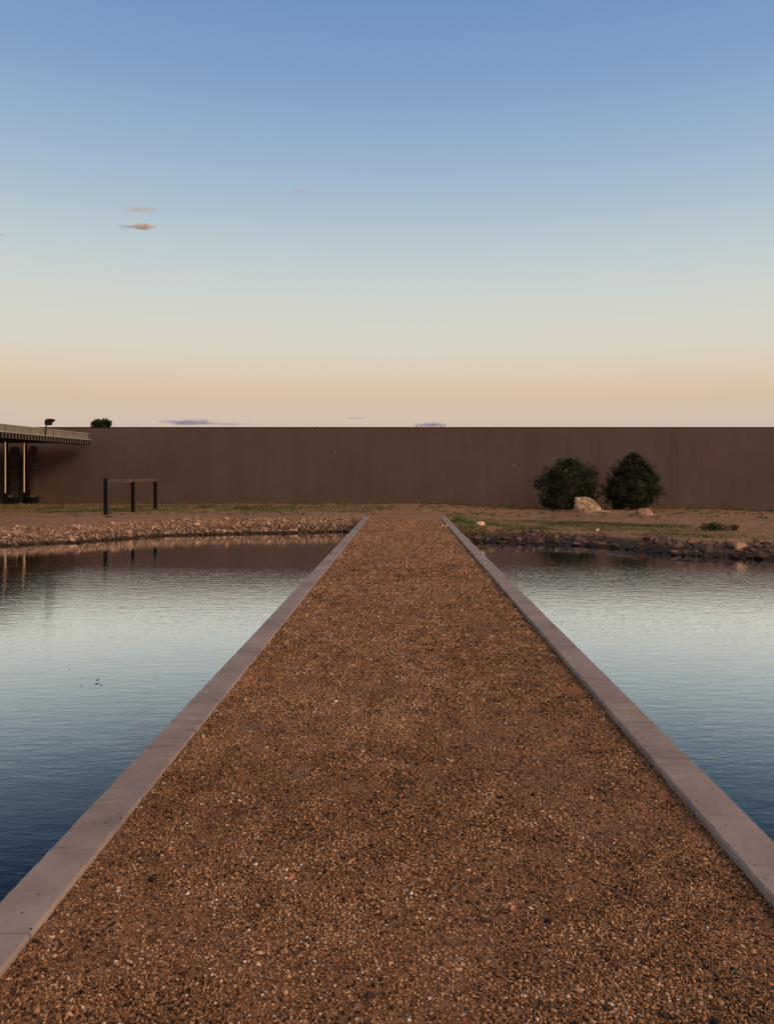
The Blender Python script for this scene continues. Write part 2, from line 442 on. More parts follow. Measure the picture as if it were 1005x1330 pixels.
# crushed granite lying on the bed
def gravel():
    pts = []
    def strip(y0, y1, dens, rs):
        n = int(2.69 * (y1 - y0) * dens)
        x = rng.uniform(-1.295, 1.395, n); y = rng.uniform(y0, y1, n)
        keep = vnoise(x * 2.2, y * 2.2, 12) * .7 + vnoise(x * 7, y * 7, 13) * .5 > rng.uniform(.05, .75, n)
        x, y = x[keep], y[keep]
        r = np.exp(rng.normal(math.log(.0029), .42, len(x))) * rs
        pts.append(np.stack([x, y, r], 1))
    strip(-3, 1.7, 1500, 1.1)
    strip(1.7, 4.2, 36000, 1.0)
    a = 4.2
    while a < YE - .1:
        b = min(a + 1.0, YE - .05); d = 36000 * (4.2 / a) ** 1.7
        strip(a, b, d, (a / 4.2) ** .62); a = b
    nk = 420                # a few grains kicked up onto the kerbs
    kx = np.where(rng.random(nk) < .5, -1.305 - np.abs(rng.normal(0, .055, nk)), 1.405 + np.abs(rng.normal(0, .055, nk)))
    kx = np.clip(kx, -1.50, 1.60); ky = 1.8 + 24 * rng.random(nk) ** 1.6
    pts.append(np.stack([kx, ky, rng.uniform(.0018, .0045, nk)], 1))
    P = np.concatenate(pts); n = len(P)
    onk = (P[:, 0] < -1.3) | (P[:, 0] > 1.4)
    r = np.clip(P[:, 2], .0015, .016)
    base = np.array([[1, 0, 0], [-1, 0, 0], [0, 1, 0], [0, -1, 0], [0, 0, 1], [0, 0, -1]], float)
    V = base[None] * rng.uniform(.65, 1.35, (n, 6, 1)) + rng.normal(0, .28, (n, 6, 3))
    V *= rng.uniform([.8, .8, .45], [1.35, 1.2, .85], (n, 3))[:, None, :]
    ang = rng.uniform(0, 2 * math.pi, n); c, s_ = np.cos(ang)[:, None], np.sin(ang)[:, None]
    x = V[..., 0] * c - V[..., 1] * s_; y = V[..., 0] * s_ + V[..., 1] * c
    V = np.stack([x, y, V[..., 2]], -1) * r[:, None, None]
    V[..., 0] += P[:, 0:1]; V[..., 1] += P[:, 1:2]; V[..., 2] += (np.where(onk, .001, bed_z(P[:, 0], P[:, 1])) + r * .35)[:, None]
    F = np.array([[0, 2, 4], [2, 1, 4], [1, 3, 4], [3, 0, 4], [2, 0, 5], [1, 2, 5], [3, 1, 5], [0, 3, 5]])
    F = (F[None] + (np.arange(n) * 6)[:, None, None]).reshape(-1, 3)
    t = rng.beta(2.2, 2.4, n)
    t = np.where(rng.random(n) < .15, rng.uniform(0, .14, n), t)
    t = np.where(rng.random(n) < .014, rng.uniform(.88, 1, n), t)
    pale = t > .88
    t = t + .13 * (vnoise(P[:, 0] * 1.3, P[:, 1] * 1.3, 21) - .5) + .26 * (vnoise(P[:, 0] * 9, P[:, 1] * 7, 22) - .5) + .06 * sstep(P[:, 1], 5, 20)
    t = np.where(pale, t, np.minimum(t, .84))
    o = link('gravel', from_np('gravel', V.reshape(-1, 3), F, np.repeat(np.clip(t, 0, 1), 6)), M['pebble'])
    tag(o, 'loose reddish brown crushed granite covering the path between the kerbs', 'gravel', kind='stuff')
gravel()

# ------------------------------------------------------------------ rocks
def hull_rock(dims, seed, npts=16, sub=1, rough=.05, pts=None):
    rr = random.Random(seed)
    bm = bmesh.new()
    if pts is None:
        pts = []
        for _ in range(npts):
            v = Vector((rr.gauss(0, 1), rr.gauss(0, 1), rr.gauss(0, 1))).normalized()
            v = Vector([math.copysign(abs(c) ** .7, c) for c in v])
            pts.append(Vector((v.x * dims[0], v.y * dims[1], v.z * dims[2])) * .5)
    for p in pts: bm.verts.new(p)
    r = bmesh.ops.convex_hull(bm, input=bm.verts[:])
    junk = [g for g in r['geom_interior'] + r['geom_unused'] if isinstance(g, bmesh.types.BMVert)]
    if junk: bmesh.ops.delete(bm, geom=list(set(junk)), context='VERTS')
    if sub:
        m = max(dims)
        bmesh.ops.bevel(bm, geom=bm.edges[:], offset=m * .025, segments=1, affect='EDGES')
        bmesh.ops.triangulate(bm, faces=bm.faces[:])
        bmesh.ops.subdivide_edges(bm, edges=bm.edges[:], cuts=sub, use_grid_fill=True)
        for v in bm.verts:
            n = mnoise.noise(v.co / m * 5 + Vector((seed, 0, 0))) + .5 * mnoise.noise(v.co / m * 13 + Vector((seed, 4, 0)))
            v.co += v.co.normalized() * n * m * rough
    return bm

rock_variants = [from_bm('stone', hull_rock((1, rr_ * .85, .62), 40 + i, 13, 1, .035)) for i, rr_ in enumerate([.8, .95, .7, 1.0, .85, .75, .9, .65])]
rv_np = []
for me in [from_bm('stone_low', hull_rock((1, .75, .6), 80 + i, 9, 0)) for i in range(8)]:
    v = np.empty(len(me.vertices) * 3, np.float32); me.vertices.foreach_get('co', v)
    tri = []
    me.calc_loop_triangles()
    for t in me.loop_triangles: tri.append(tuple(t.vertices))
    rv_np.append((v.reshape(-1, 3), np.array(tri)))
    bpy.data.meshes.remove(me)

def bank_stones(side):
    left = side == 'left'
    cand = []
    n = 80000 if left else 20000
    x = rng.uniform(-26, -1.75, n) if left else rng.uniform(1.85, 26, n)
    s0 = -.35; s1 = 3.0 if left else 2.2
    y = np.interp(x, SHX, SHY) + rng.uniform(s0, s1, n) * 1.12
    s = shore_s(x, y)
    L = np.where(x < 0, np.interp(-x, [1.5, 3, 11, 30], [1.2, 1.8, 3.0, 3.0]), 1.85)
    keep = (s > -.35) & (s < L * (.78 + .1 * (vnoise(x * 2, y * 2, 31) - .5)))
    if not left: # grass swallows the top of the right bank
        keep &= (vnoise(x * 1.1, y * 1.1, 33) + .4 * rng.random(n) > .30 + .28 * s) | (s < .35)
    x, y, s, L = x[keep], y[keep], s[keep], L[keep]
    size = np.exp(rng.normal(math.log(.062 if left else .105), .45, len(x)))
    size = np.clip(size * (1.25 - .35 * s / L), .045, .42)
    z = land_z(x, y)
    # poisson-ish thinning: big first
    order = np.argsort(-size); grid = {}; sel = []
    for i in order:
        gi = (int(x[i] / .3), int(y[i] / .3)); ok = True
        for a in (-1, 0, 1):
            for b in (-1, 0, 1):
                for j in grid.get((gi[0] + a, gi[1] + b), ()):
                    if (x[i] - x[j]) ** 2 + (y[i] - y[j]) ** 2 < ((.35 if left else .46) * (size[i] + size[j])) ** 2: ok = False
        if ok:
            grid.setdefault(gi, []).append(i); sel.append(i)
    sel = np.array(sel)
    vis = np.abs(x[sel] / y[sel] + .021) < .505
    score = np.where(vis, size[sel] / y[sel], 0)
    rank = np.argsort(-score)
    big = sel[rank[:150]]; rest = sel[rank[150:]]
    for k, i in enumerate(big):
        o = bpy.data.objects.new('bank_stone', rock_variants[k % 8])
        C.objects.link(o)
        if not rock_variants[k % 8].materials: rock_variants[k % 8].materials.append(None)
        o.material_slots[0].link = 'OBJECT'
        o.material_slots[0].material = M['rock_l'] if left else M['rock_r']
        o.location = (x[i], y[i], z[i] + size[i] * (.0 if left else .02))
        slant = (rng.normal(-.35, .25), rng.normal(.35, .3)) if left else (rng.normal(-.2, .2), rng.normal(0, .25))
        o.rotation_euler = (slant[0], slant[1], rng.uniform(0, 6.28) if not left else rng.normal(.6, .5))
        o.scale = (size[i], size[i] * rng.uniform(.8, 1.1), size[i] * rng.uniform(.75, 1.1))
        if left: tag(o, 'tan angular rubble stone packed into the stony bank of the left pond', 'stone', 'rubble stones facing the left pond bank')
        else: tag(o, 'dull brown rubble stone lying on the grassy bank of the right pond', 'stone', 'rubble stones along the right pond bank')
    Vs, Fs, Ts = [], [], []; base = 0
    for i in rest:
        v, f = rv_np[rng.integers(0, 8)]
        e = (rng.normal(-.35, .3), rng.normal(.35, .3), rng.normal(.6, .6)) if left else (rng.normal(-.2, .3), rng.normal(0, .3), rng.uniform(0, 6.28))
        cx, sx_ = math.cos(e[0]), math.sin(e[0]); cy, sy = math.cos(e[1]), math.sin(e[1]); cz, sz = math.cos(e[2]), math.sin(e[2])
        Rm = np.array([[cz, -sz, 0], [sz, cz, 0], [0, 0, 1]]) @ np.array([[cy, 0, sy], [0, 1, 0], [-sy, 0, cy]]) @ np.array([[1, 0, 0], [0, cx, -sx_], [0, sx_, cx]])
        w = (v * size[i] * np.array([1, rng.uniform(.8, 1.1), rng.uniform(.8, 1.1)])) @ Rm.T + np.array([x[i], y[i], z[i] + size[i] * (.02 if left else .0)])
        Vs.append(w); Fs.append(f + base); Ts.append(np.full(len(v), rng.random())); base += len(v)
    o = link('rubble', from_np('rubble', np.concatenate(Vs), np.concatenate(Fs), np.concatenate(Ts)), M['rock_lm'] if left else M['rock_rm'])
    tag(o, ('small tan rubble filling the sloping bank of the left pond' if left else 'small dark brown rubble filling the bank of the right pond'), 'rubble', kind='stuff')
bank_stones('left'); bank_stones('right')

def place_rock(name, loc, dims, seed, mat, label, rz=0, pts=None, sub=2, rough=.03, cat='rock', npts=16, tone=.5):
    bm = hull_rock(dims, seed, npts, sub, rough, pts)
    me = from_bm(name, bm)
    a = me.attributes.new('tone', 'FLOAT', 'POINT'); a.data.foreach_set('value', [tone] * len(me.vertices))
    o = link(name, me, mat, loc=loc); o.rotation_euler = (0, 0, rz)
    return tag(o, label, cat)

def gz(x, y): return float(land_z(np.array([x]), np.array([y]))[0])

# large golden boulder with its low tail slab (one stone)
bx, by = 8.75, 36.6
P = [(-.62, -.3, 0), (-.60, -.35, .55), (-.56, -.1, .74), (-.40, -.2, .79), (-.05, -.1, .76), (.2, -.15, .66), (.42, -.2, .42), (.56, -.25, .16), (.60, -.2, 0),
     (-.55, .35, .0), (-.5, .35, .6), (.1, .35, .66), (.5, .3, .2), (.5, .35, 0), (-.3, -.5, .02), (.1, -.52, .05), (-.35, -.46, .3), (.25, -.45, .22)]
boulder = empty('boulder', (bx, by, gz(bx, by) - .04)); tag(boulder, 'large golden tan sandstone boulder in front of the left juniper', 'boulder')
def rock_part(name, parent, off, dims, seed, mat, pts=None, tone=.5, sub=2, rough=.03):
    bm = hull_rock(dims, seed, 14, sub, rough, pts); me = from_bm(name, bm)
    a = me.attributes.new('tone', 'FLOAT', 'POINT'); a.data.foreach_set('value', [tone] * len(me.vertices))
    return link(name, me, mat, parent, off)
rock_part('main_block', boulder, (0, 0, 0), (1.25, .9, .8), 3, M['boulder'], [Vector((p[0] * 1.12, p[1], p[2])) for p in P], .5, 4, .05)
rock_part('foot_slab', boulder, (.62, -.18, .05), (.95, .6, .2), 5, M['boulder2'], None, .3)
rock_part('foot_ledge', boulder, (-.1, -.5, .10), (1.0, .3, .3), 6, M['boulder2'], None, .35)

bx, by = 10.6, 33.9
P = [(-.42, -.2, 0), (-.36, -.18, .27), (-.22, -.1, .37), (.05, -.12, .38), (.16, -.1, .36), (.34, -.16, .12), (.46, -.2, 0), (-.38, .25, 0), (-.3, .2, .3), (.1, .22, .34), (.4, .2, 0), (-.05, -.32, 0), (.0, -.28, .18)]
place_rock('small_boulder', (bx, by, gz(bx, by) - .03), (.9, .6, .4), 11, M['boulder2'], 'small pinkish wedge boulder in front of the right juniper', pts=[Vector(p) for p in P], rough=.02, cat='boulder', tone=.3)

for (px, py, d, w, h, name, mat, lab, tone) in [
    (2.55, 25.55, 0, .34, .20, 'pale_stone', 'boulder2', 'pale cream stone at the top of the bank beside the right kerb', 1),
    (7.2, 37.2, 0, .26, .12, 'dark_stone', 'rock_rm', 'small dark stone on bare gravel left of the golden boulder', 0),
    (-11.2, 29.4, 0, .36, .08, 'dark_stone', 'rock_rm', 'flat dark stone on the ground below the nearest rail post', 0),
    (8.75, 20.0, 0, .34, .22, 'pale_stone', 'boulder2', 'pale grey rounded stone at the waterline near the right edge', .75),
    (6.2, 24.6, 0, .16, .10, 'pale_stone', 'boulder2', 'little pale stone in the grass strip above the right bank', 1)]:
    place_rock(name, (px, py, gz(px, py) + h * .25), (w, w * .7, h), int(px * 10) + 77, M[mat], lab, cat='stone', tone=tone, sub=1)
for k, (px, py) in enumerate([(6.9, 18.95), (7.45, 18.75), (6.2, 20.6)]):
    place_rock('wet_stone', (px, py, WATER_Z - .015), (.5, .3, .07), 60 + k, M['rock_rm'],
               ['flat pale stone just breaking the water, nearest the right bank', 'flat pale stone breaking the water, closest to the frame edge', 'flat pale stone breaking the water, farthest from the frame edge'][k], cat='stone', tone=.45, sub=1)

# white pebbles and odd larger bits lying on the path
for k, (x, y, s_, mat, tone, lab) in enumerate([
    (.27, 4.40 * .99, .030, 'boulder2', 1, 'pale cream pebble on the gravel path left of the olive chip'),
    (1.26, 24.6, .10, 'boulder2', 1, 'white pebble on the far path by the right kerb, left one of a pair'),
    (1.44 - .08, 24.4, .09, 'boulder2', 1, 'white pebble on the far path touching the right kerb, right one of a pair'),
    (.55, 2.42, .024, 'boulder2', .8, 'pink pebble in the near gravel at the bottom of the picture'),
    (-.55, 2.9, .022, 'boulder2', .9, 'pale pebble in the near gravel left of centre'),
    (.93, 2.88, .028, 'rock_rm', 0, 'black pebble on the gravel near the right kerb'),
    (-.17, 2.98, .026, 'rock_rm', 0, 'black pebble on the gravel just left of the path middle')]):
    place_rock('pebble', (x, y, float(bed_z(np.array([x]), np.array([y]))[0]) + s_ * .3), (s_, s_ * .8, s_ * .65), 200 + k, M[mat], lab, cat='pebble', tone=tone, sub=1)
# olive chip
xx, yy = .30, 2.80
place_rock('stone_chip', (xx, yy, -.020), (.058, .022, .016), 31, M['olive'], 'dark olive elongated stone chip on the near gravel path', rz=.1, cat='stone chip', sub=1)
bm = bmesh.new()
tube(bm, [(0, 0, 0), (.02, .012, .004), (.045, .010, .006), (.07, .02, .001)], [.0014, .0018, .0016, .0008], 5)
tw = link('twig', from_bm('twig', bm), M['bark'], loc=(-.62, 3.30, -.020)); tag(tw, 'short thin twig lying on the gravel near the left kerb', 'twig')

# ------------------------------------------------------------------ blades
def blade_mesh(name, x, y, h, w, tone, lean=.35, z=None):
    n = len(x); z = land_z(x, y) if z is None else z
    a = rng.uniform(0, 6.283, n); dx, dy = np.cos(a), np.sin(a)
    lx, ly = rng.normal(0, lean, n) * h, rng.normal(0, lean, n) * h
    V = np.zeros((n, 5, 3))
    V[:, 0] = np.stack([x - dx * w / 2, y - dy * w / 2, z - .01], 1)
    V[:, 1] = np.stack([x + dx * w / 2, y + dy * w / 2, z - .01], 1)
    V[:, 2] = np.stack([x + dx * w / 3 + lx * .4, y + dy * w / 3 + ly * .4, z + h * .6], 1)
    V[:, 3] = np.stack([x - dx * w / 3 + lx * .4, y - dy * w / 3 + ly * .4, z + h * .6], 1)
    V[:, 4] = np.stack([x + lx, y + ly, z + h], 1)
    F = np.array([[0, 1, 2], [0, 2, 3], [3, 2, 4]])
    F = (F[None] + (np.arange(n) * 5)[:, None, None]).reshape(-1, 3)
    return from_np(name, V.reshape(-1, 3), F, np.repeat(np.clip(tone, 0, 1), 5))

def grass_field(n, xr, yr, dens, hmul, tonefn, label):
    x = rng.uniform(*xr, n); y = rng.uniform(*yr, n)
    p = dens(x, y); k = rng.random(n) < p; x, y = x[k], y[k]
    h = np.clip(rng.gamma(3, .022, len(x)), .02, .20) * hmul(x, y)
    o = link('grass', blade_mesh('grass', x, y, h, rng.uniform(.012, .028, len(x)), tonefn(x, y)), M['grass'])
    tag(o, label, 'grass', kind='stuff')

def left_d(x, y):
    s = shore_s(x, y)
    c = vnoise(x * .45, y * .7, 51) * .6 + vnoise(x * 1.7, y * 2.4, 52) * .4
    band = sstep(y, 32.5, 35) * 1.0 * np.clip((-x - .8) / 8, .35, 1) * (1 - .85 * sstep(-x, 15, 19) * sstep(40 - y, -3, 2))
    return sstep(c, .48, .62) * band * (s > 3.3) + .012
grass_field(150000, (-24, -1.0), (30, 43.8), left_d, lambda x, y: .55 + .5 * vnoise(x * 1.3, y * 1.3, 60),
            lambda x, y: rng.normal(.48, .26, len(x)) + .7 * (vnoise(x * .8, y * .8, 53) - .4), 'patchy green and straw grass on the left bank below the wall')

def right_d(x, y):
    s = shore_s(x, y)
    edge = 31.3 - .42 * np.clip(x - 2, 0, 9) + .8 * (vnoise(x * .9, y * 0, 55) - .5)
    strip = (1 - sstep(y, edge - .6, edge)) * sstep(s, 1.55, 2.3) * (1 - sstep(x, 8.4, 11))
    c = vnoise(x * .9, y * 1.2, 56) * .6 + vnoise(x * 3, y * 4, 57) * .4
    thick = strip * (.12 + .8 * sstep(c, .36, .62))
    onbank = ((s > .5) & (s < 2.3)) * sstep(vnoise(x * .8, y * .8, 58), .66, .8) * .7
    near_k = (x < 2.7) * (s > .1) * (y < 30.5) * .8
    spar = .015
    return np.clip(thick + onbank + near_k + spar, 0, 1)
grass_field(300000, (1.70, 16), (19.5, 36), right_d, lambda x, y: .25 + .5 * vnoise(x * 1.3, y * 1.3, 61),
            lambda x, y: rng.normal(.55, .22, len(x)) + .8 * (vnoise(x * .7, y * 1.1, 59) - .45), 'green and straw grass strip on the right bank beside the path')
# sparse tufts over the rest of the right ground and in front of the wall
cx = rng.uniform(-22, 24, 330); cy = rng.uniform(31, 43.6, 330)
cx2 = rng.uniform(-16, 24, 260); cy2 = rng.uniform(43.2, 43.85, 260)
cx, cy = np.concatenate([cx, cx2]), np.concatenate([cy, cy2])
k = (np.abs(cx) > .6); cx, cy = cx[k], cy[k]
m = 26
x = np.repeat(cx, m) + rng.normal(0, .07, len(cx) * m); y = np.minimum(np.repeat(cy, m) + rng.normal(0, .05, len(cx) * m), 43.88)
o = link('weeds', blade_mesh('weeds', x, y, rng.uniform(.02, .10, len(x)), rng.uniform(.012, .03, len(x)), rng.normal(.3, .2, len(x)), .6), M['grass'])
tag(o, 'sparse low weed tufts scattered over the red gravel and wall foot', 'weeds', kind='stuff')

for k, (x, y) in enumerate([(-3.08, 7.75), (-3.20, 7.66), (-3.02, 7.70), (-3.13, 7.90), (-3.62, 8.35), (-4.05, 7.35), (-2.55, 7.95)]):
    bm = bmesh.new(); r_ = [.020, .012, .014, .015, .008, .009, .008][k]
    ring = [bm.verts.new((math.cos(a) * r_ * (1.2 + .3 * math.sin(3 * a + k)), math.sin(a) * r_ * .6, .004 + .004 * math.sin(2 * a))) for a in [6.283 * q / 9 for q in range(9)]]
    bm.faces.new(ring); o = link('floating_leaf', from_bm('floating_leaf', bm), M['olive'], loc=(x, y, WATER_Z + .002)); o.rotation_euler = (0, 0, k * 1.3)
    tag(o, 'tiny dark leaf floating on the left pond', 'leaf', 'dark leaves floating on the left pond')

# ------------------------------------------------------------------ leafy things
def leaf_cloud(centres, radii, per, size, squash=.8, updir=.5):
    """small two-triangle sprays spread through clumps"""
    out = []
    tones = []
    for c, r in zip(centres, radii):
        n = int(per * (r / .3) ** 2)
        d = rng.normal(0, 1, (n, 3)); d /= np.linalg.norm(d, axis=1)[:, None]
        p = c + d * (r * rng.uniform(.35, 1.0, n) ** .6)[:, None] * np.array([1, 1, squash])
        nrm = d + rng.normal(0, .5, (n, 3)) ; nrm[:, 2] += updir
        a = np.cross(nrm, rng.normal(0, 1, (n, 3))); a /= np.linalg.norm(a, axis=1)[:, None]
        b = np.cross(nrm, a); b /= np.linalg.norm(b, axis=1)[:, None]
        s = (rng.uniform(.6, 1.4, n) * size)[:, None]
        q = np.stack([p - a * s * .45, p + d * s * .2 + b * s * .3, p + d * s * 1.0 + a * s * .1, p + d * s * .3 - b * s * .3], 1)
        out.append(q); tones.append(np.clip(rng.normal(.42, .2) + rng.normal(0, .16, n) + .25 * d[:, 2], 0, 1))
    Q = np.concatenate(out); T = np.concatenate(tones)
    n = len(Q); F = np.array([[0, 1, 2], [0, 2, 3]])
    F = (F[None] + (np.arange(n) * 4)[:, None, None]).reshape(-1, 3)
    return Q.reshape(-1, 3), F, np.repeat(T, 4)

def juniper(loc, w, h, peak, seed, label, nclump=265, prof=None, name='juniper_tree'):
    global rng
    keep = rng; rng = np.random.default_rng(seed)
    rr = random.Random(seed)
    t = empty(name, loc); tag(t, label, 'tree', 'junipers by the long wall' if peak is not None and name == 'juniper_tree' else None)
    cs, rs = [], []
    tries = 0
    while len(cs) < nclump and tries < 9000:
        tries += 1
        u = rr.uniform(.06, 1); ang = rr.uniform(0, 6.283)
        half = prof(u, ang)
        if half <= 0: continue
        rad = rr.uniform(.3, 1) ** .5
        rc = rr.uniform(.15, .30) * h / 2.8
        R_ = max(.02, half - rc * .8) * rad
        c = np.array([math.cos(ang) * R_ + peak * u, math.sin(ang) * R_ * .9, u * (h - rc * .9)])
        cs.append(c); rs.append(rc)
    # wispy pointed sprigs standing off the outline
    for _ in range(170):
        u = rr.uniform(.1, 1); ang = rr.uniform(0, 6.283)
        half = prof(u, ang) * 1.02
        cs.append(np.array([math.cos(ang) * half + peak * u, math.sin(ang) * half * .9, u * h * 1.0])); rs.append(rr.uniform(.045, .11) * h / 2.8)
    V, F, T = leaf_cloud(cs, rs, 230, .062 * h / 2.8)
    V[:, 2] = np.maximum(V[:, 2], .01)
    link('crown', from_np('crown', V, F, T), M['leaf'], t)
    bm = bmesh.new()
    for k in range(7):
        a = 6.283 * k / 7 + rr.uniform(-.3, .3); sp = rr.uniform(.35, 1.0) * w * .36; top = h * rr.uniform(.55, .85)
        b0 = Vector((rr.uniform(-.06, .06), rr.uniform(-.06, .06), -.05))
        e = Vector((math.cos(a) * sp + peak * .6, math.sin(a) * sp, top))
        pts = [b0]
        for q in (.2, .45, .7, 1): pts.append(b0.lerp(e, q) + Vector((rr.uniform(-.07, .07), rr.uniform(-.07, .07), -.12 * math.sin(q * 3.14))))
        tube(bm, pts, [.055, .045, .035, .022, .008], 6)
        for _ in range(3):
            q = rr.uniform(.3, .8); s0 = b0.lerp(e, q); e2 = s0 + Vector((rr.uniform(-.5, .5), rr.uniform(-.5, .5), rr.uniform(.15, .5)))
            tube(bm, [s0, s0.lerp(e2, .5) + Vector((0, 0, .05)), e2], [.02, .014, .005], 5)
    link('trunk', from_bm('trunk', bm, True), M['bark'], t)
    rng = keep
    return t

def prof_left(u, a):     # broad lopsided dome, low lobe on the left, open under the right side
    hw = 1.84 * (1 - max(0, (u - .38) / .62) ** 2.3) ** .62
    if u < .38: hw = 1.84 * (.80 + .20 * (u / .38))
    right = math.cos(a)
    if right > .1 and u < .34: hw *= .55 + .45 * (u / .34)
    if right < -.3 and u < .30: hw *= 1.06
    elif right < -.3 and .30 < u < .45: hw *= .84
    return hw * (.93 + .12 * math.sin(a * 3 + u * 9))
def prof_right(u, a):    # egg shaped with a rounded point
    hw = 1.64 * (1 - max(0, (u - .36) / .64) ** 1.75) ** .80
    if u < .36: hw = 1.64 * (.62 + .38 * (u / .36))
    return hw * (.94 + .10 * math.sin(a * 4 + u * 11))
def prof_ball(u, a):
    return 1.1 * math.sin(min(1, max(0.0, u)) * math.pi * .9 + .15) ** .6 * (.85 + .2 * math.sin(a * 5 + u * 8))

x, y = 8.55, 40.2
juniper((x, y, gz(x, y)), 3.4, 2.72, .08, 101, 'broad lopsided dark juniper behind the large golden boulder', prof=prof_left)
x, y = 11.95, 40.4
juniper((x, y, gz(x, y)), 3.0, 2.98, .08, 202, 'egg-shaped dark juniper with a pointed top, behind the small boulder', prof=prof_right)
# tree growing behind the wall, only its tip shows
juniper((-21.8, 55.5, -.05), 2.4, 5.55, 0.05, 303, 'dark treetop poking above the wall near the canopy end', nclump=110, prof=prof_ball, name='tree')

def shrub(loc, dims, seed, label, mat, name='low_shrub', n=26, size=.035, group=None):
    global rng
    keep = rng; rng = np.random.default_rng(seed)
    cs = []
    for _ in range(n):
        a = rng.uniform(0, 6.283); r = math.sqrt(rng.random()); u = rng.random()
        cs.append(np.array([math.cos(a) * r * dims[0] / 2 * math.sqrt(1 - .7 * u * u), math.sin(a) * r * dims[1] / 2, u * dims[2] * .85]))
    V, F, T = leaf_cloud(cs, [dims[2] * .28] * n, 900, size); V[:, 2] = np.maximum(V[:, 2], 0)
    t = empty(name, loc); tag(t, label, 'shrub', group)
    link('foliage', from_np('foliage', V, F, T), mat, t)
    bm = bmesh.new()
    for k in range(6):
        c = cs[k]; tube(bm, [(0, 0, -.03), tuple(np.array(c) * .5), tuple(c)], [.012, .008, .003], 5)
    link('stem', from_bm('stem', bm), M['bark'], t)
    rng = keep
x, y = 9.9, 24.7
shrub((x, y, gz(x, y)), (.74, .5, .27), 5, 'dark green mounded shrub on the red gravel above the right bank', M['weed'], n=34)
x, y = 10.56, 24.7
shrub((x, y, gz(x, y)), (.34, .36, .20), 6, 'smaller green shrub right of the dry brown weed', M['weed'], n=16)
x, y = 1.98, 26.6
shrub((x, y, gz(x, y)), (.42, .75, .22), 8, 'bright yellow-green weed against the far right kerb', M['brightweed'], 'green_weed', n=22)
x, y = 1.9, 28.2
shrub((x, y, gz(x, y)), (.3, .4, .12), 9, 'low dark weed beside the far end of the right kerb', M['weed'], 'green_weed', n=12)
# dry weed between the two shrubs
t = empty('dry_weed', (10.27, 24.6, gz(10.27, 24.6))); tag(t, 'dry brown weed stalks standing between two low green shrubs', 'weed')
n = 160
link('stalks', blade_mesh('stalks', rng.normal(0, .07, n), rng.normal(0, .07, n), rng.uniform(.12, .32, n), rng.uniform(.006, .014, n), rng.random(n), .28, np.zeros(n)), M['dryweed'], t)

# ------------------------------------------------------------------ the long wall
WY = 44.0; WT = 4.33
wall = empty('stucco_wall', (0, WY, 0)); tag(wall, 'long high brown stucco wall closing off the far side of the ground', 'wall')
bm = bmesh.new(); box(bm, -60, 60, 0, .45, -1.2, WT - .03)
bmesh.ops.delete(bm, geom=[f for f in bm.faces if f.normal.z < -.9], context='FACES')
link('wall_face', from_bm('wall_face', bm), M['stucco'], wall)
link('coping', boxmesh('coping', -60.02, 60.02, -.025, .475, WT - .03, WT + .015, .006), M['cap'], wall)
for k, x in enumerate([-4.95, 0.75, 2.15, 2.33]):
    p = tag(link('wall_pin', boxmesh('wall_pin', -.025, .025, -.02, .02, 0, [.04, .07, .08, .08][k], .004), M['black'], loc=(x, WY + .05, WT + .013)),
        ['tiny dark stub on the wall top, far left of the others', 'tiny dark stub on the wall top, leftmost of the three above the path',
         'tiny dark stub on the wall top, middle of the three above the path', 'tiny dark stub on the wall top, rightmost of the three above the path'][k], 'stub')
for k, (x, z) in enumerate([(-3.87, 2.92), (6.29, 2.17)]):
    bm = bmesh.new(); bmesh.ops.create_icosphere(bm, subdivisions=2, radius=.045)
    bmesh.ops.scale(bm, vec=(1, .5, .8), verts=bm.verts[:])
    tag(link('wall_fitting', from_bm('wall_fitting', bm, True), M['trim'], loc=(x, WY - .01, z)), ['tiny pale spot fixed high on the wall left of the path', 'tiny pale spot fixed on the wall between path and juniper'][k], 'fitting')

# ------------------------------------------------------------------ hitching rail
hr = empty('hitching_rail', (-12.05, 31.4, gz(-12.05, 31.4))); tag(hr, 'dark three-post hitching rail standing on the left bank', 'hitching rail')
z0 = hr.location.z
for i, (x, y, top) in enumerate([(-12.10, 31.4, 1.47), (-12.05, 34.4, 1.28), (-11.82, 36.8, 1.28)]):
    zb = gz(x, y) - .3
    p = link('post', boxmesh('post', -.092, .070, -.09, .09, zb - z0, top - z0, .006), M['post'], hr, (x + 12.05, y - 31.4, 0))
    link('lit_edge', boxmesh('lit_edge', .0705, .094, -.088, .088, zb - z0, top - z0 - .005, .004), M['postedge'], p)  # light on the post's right side, put in as a paler strip
L = math.hypot(.28, 5.4); ang = math.atan2(-.28 , 5.4)
bmo = link('beam', boxmesh('beam', -.07, .07, .10, L + .12, 1.283 - z0, 1.445 - z0, .012), M['beam'], hr, (-.05, 0, 0)); bmo.rotation_euler = (0, 0, ang)
bmo = link('top_wire', boxmesh('top_wire', -.014, .014, .10, L + .12, 1.462 - z0, 1.482 - z0, .004), M['wire'], hr, (-.05, 0, 0)); bmo.rotation_euler = (0, 0, ang)

# ------------------------------------------------------------------ building on the left
bd = empty('canopy_building', (-21.4, 39, 0)); tag(bd, 'low building with deep roof canopy, pale fascia and dark rafter ends', 'building')
def bp(name, me, mat, loc=(0, 0, 0), parent=None):
    return link(name, me, mat, parent or bd, loc if parent else (loc[0] + 21.4, loc[1] - 39, loc[2]))
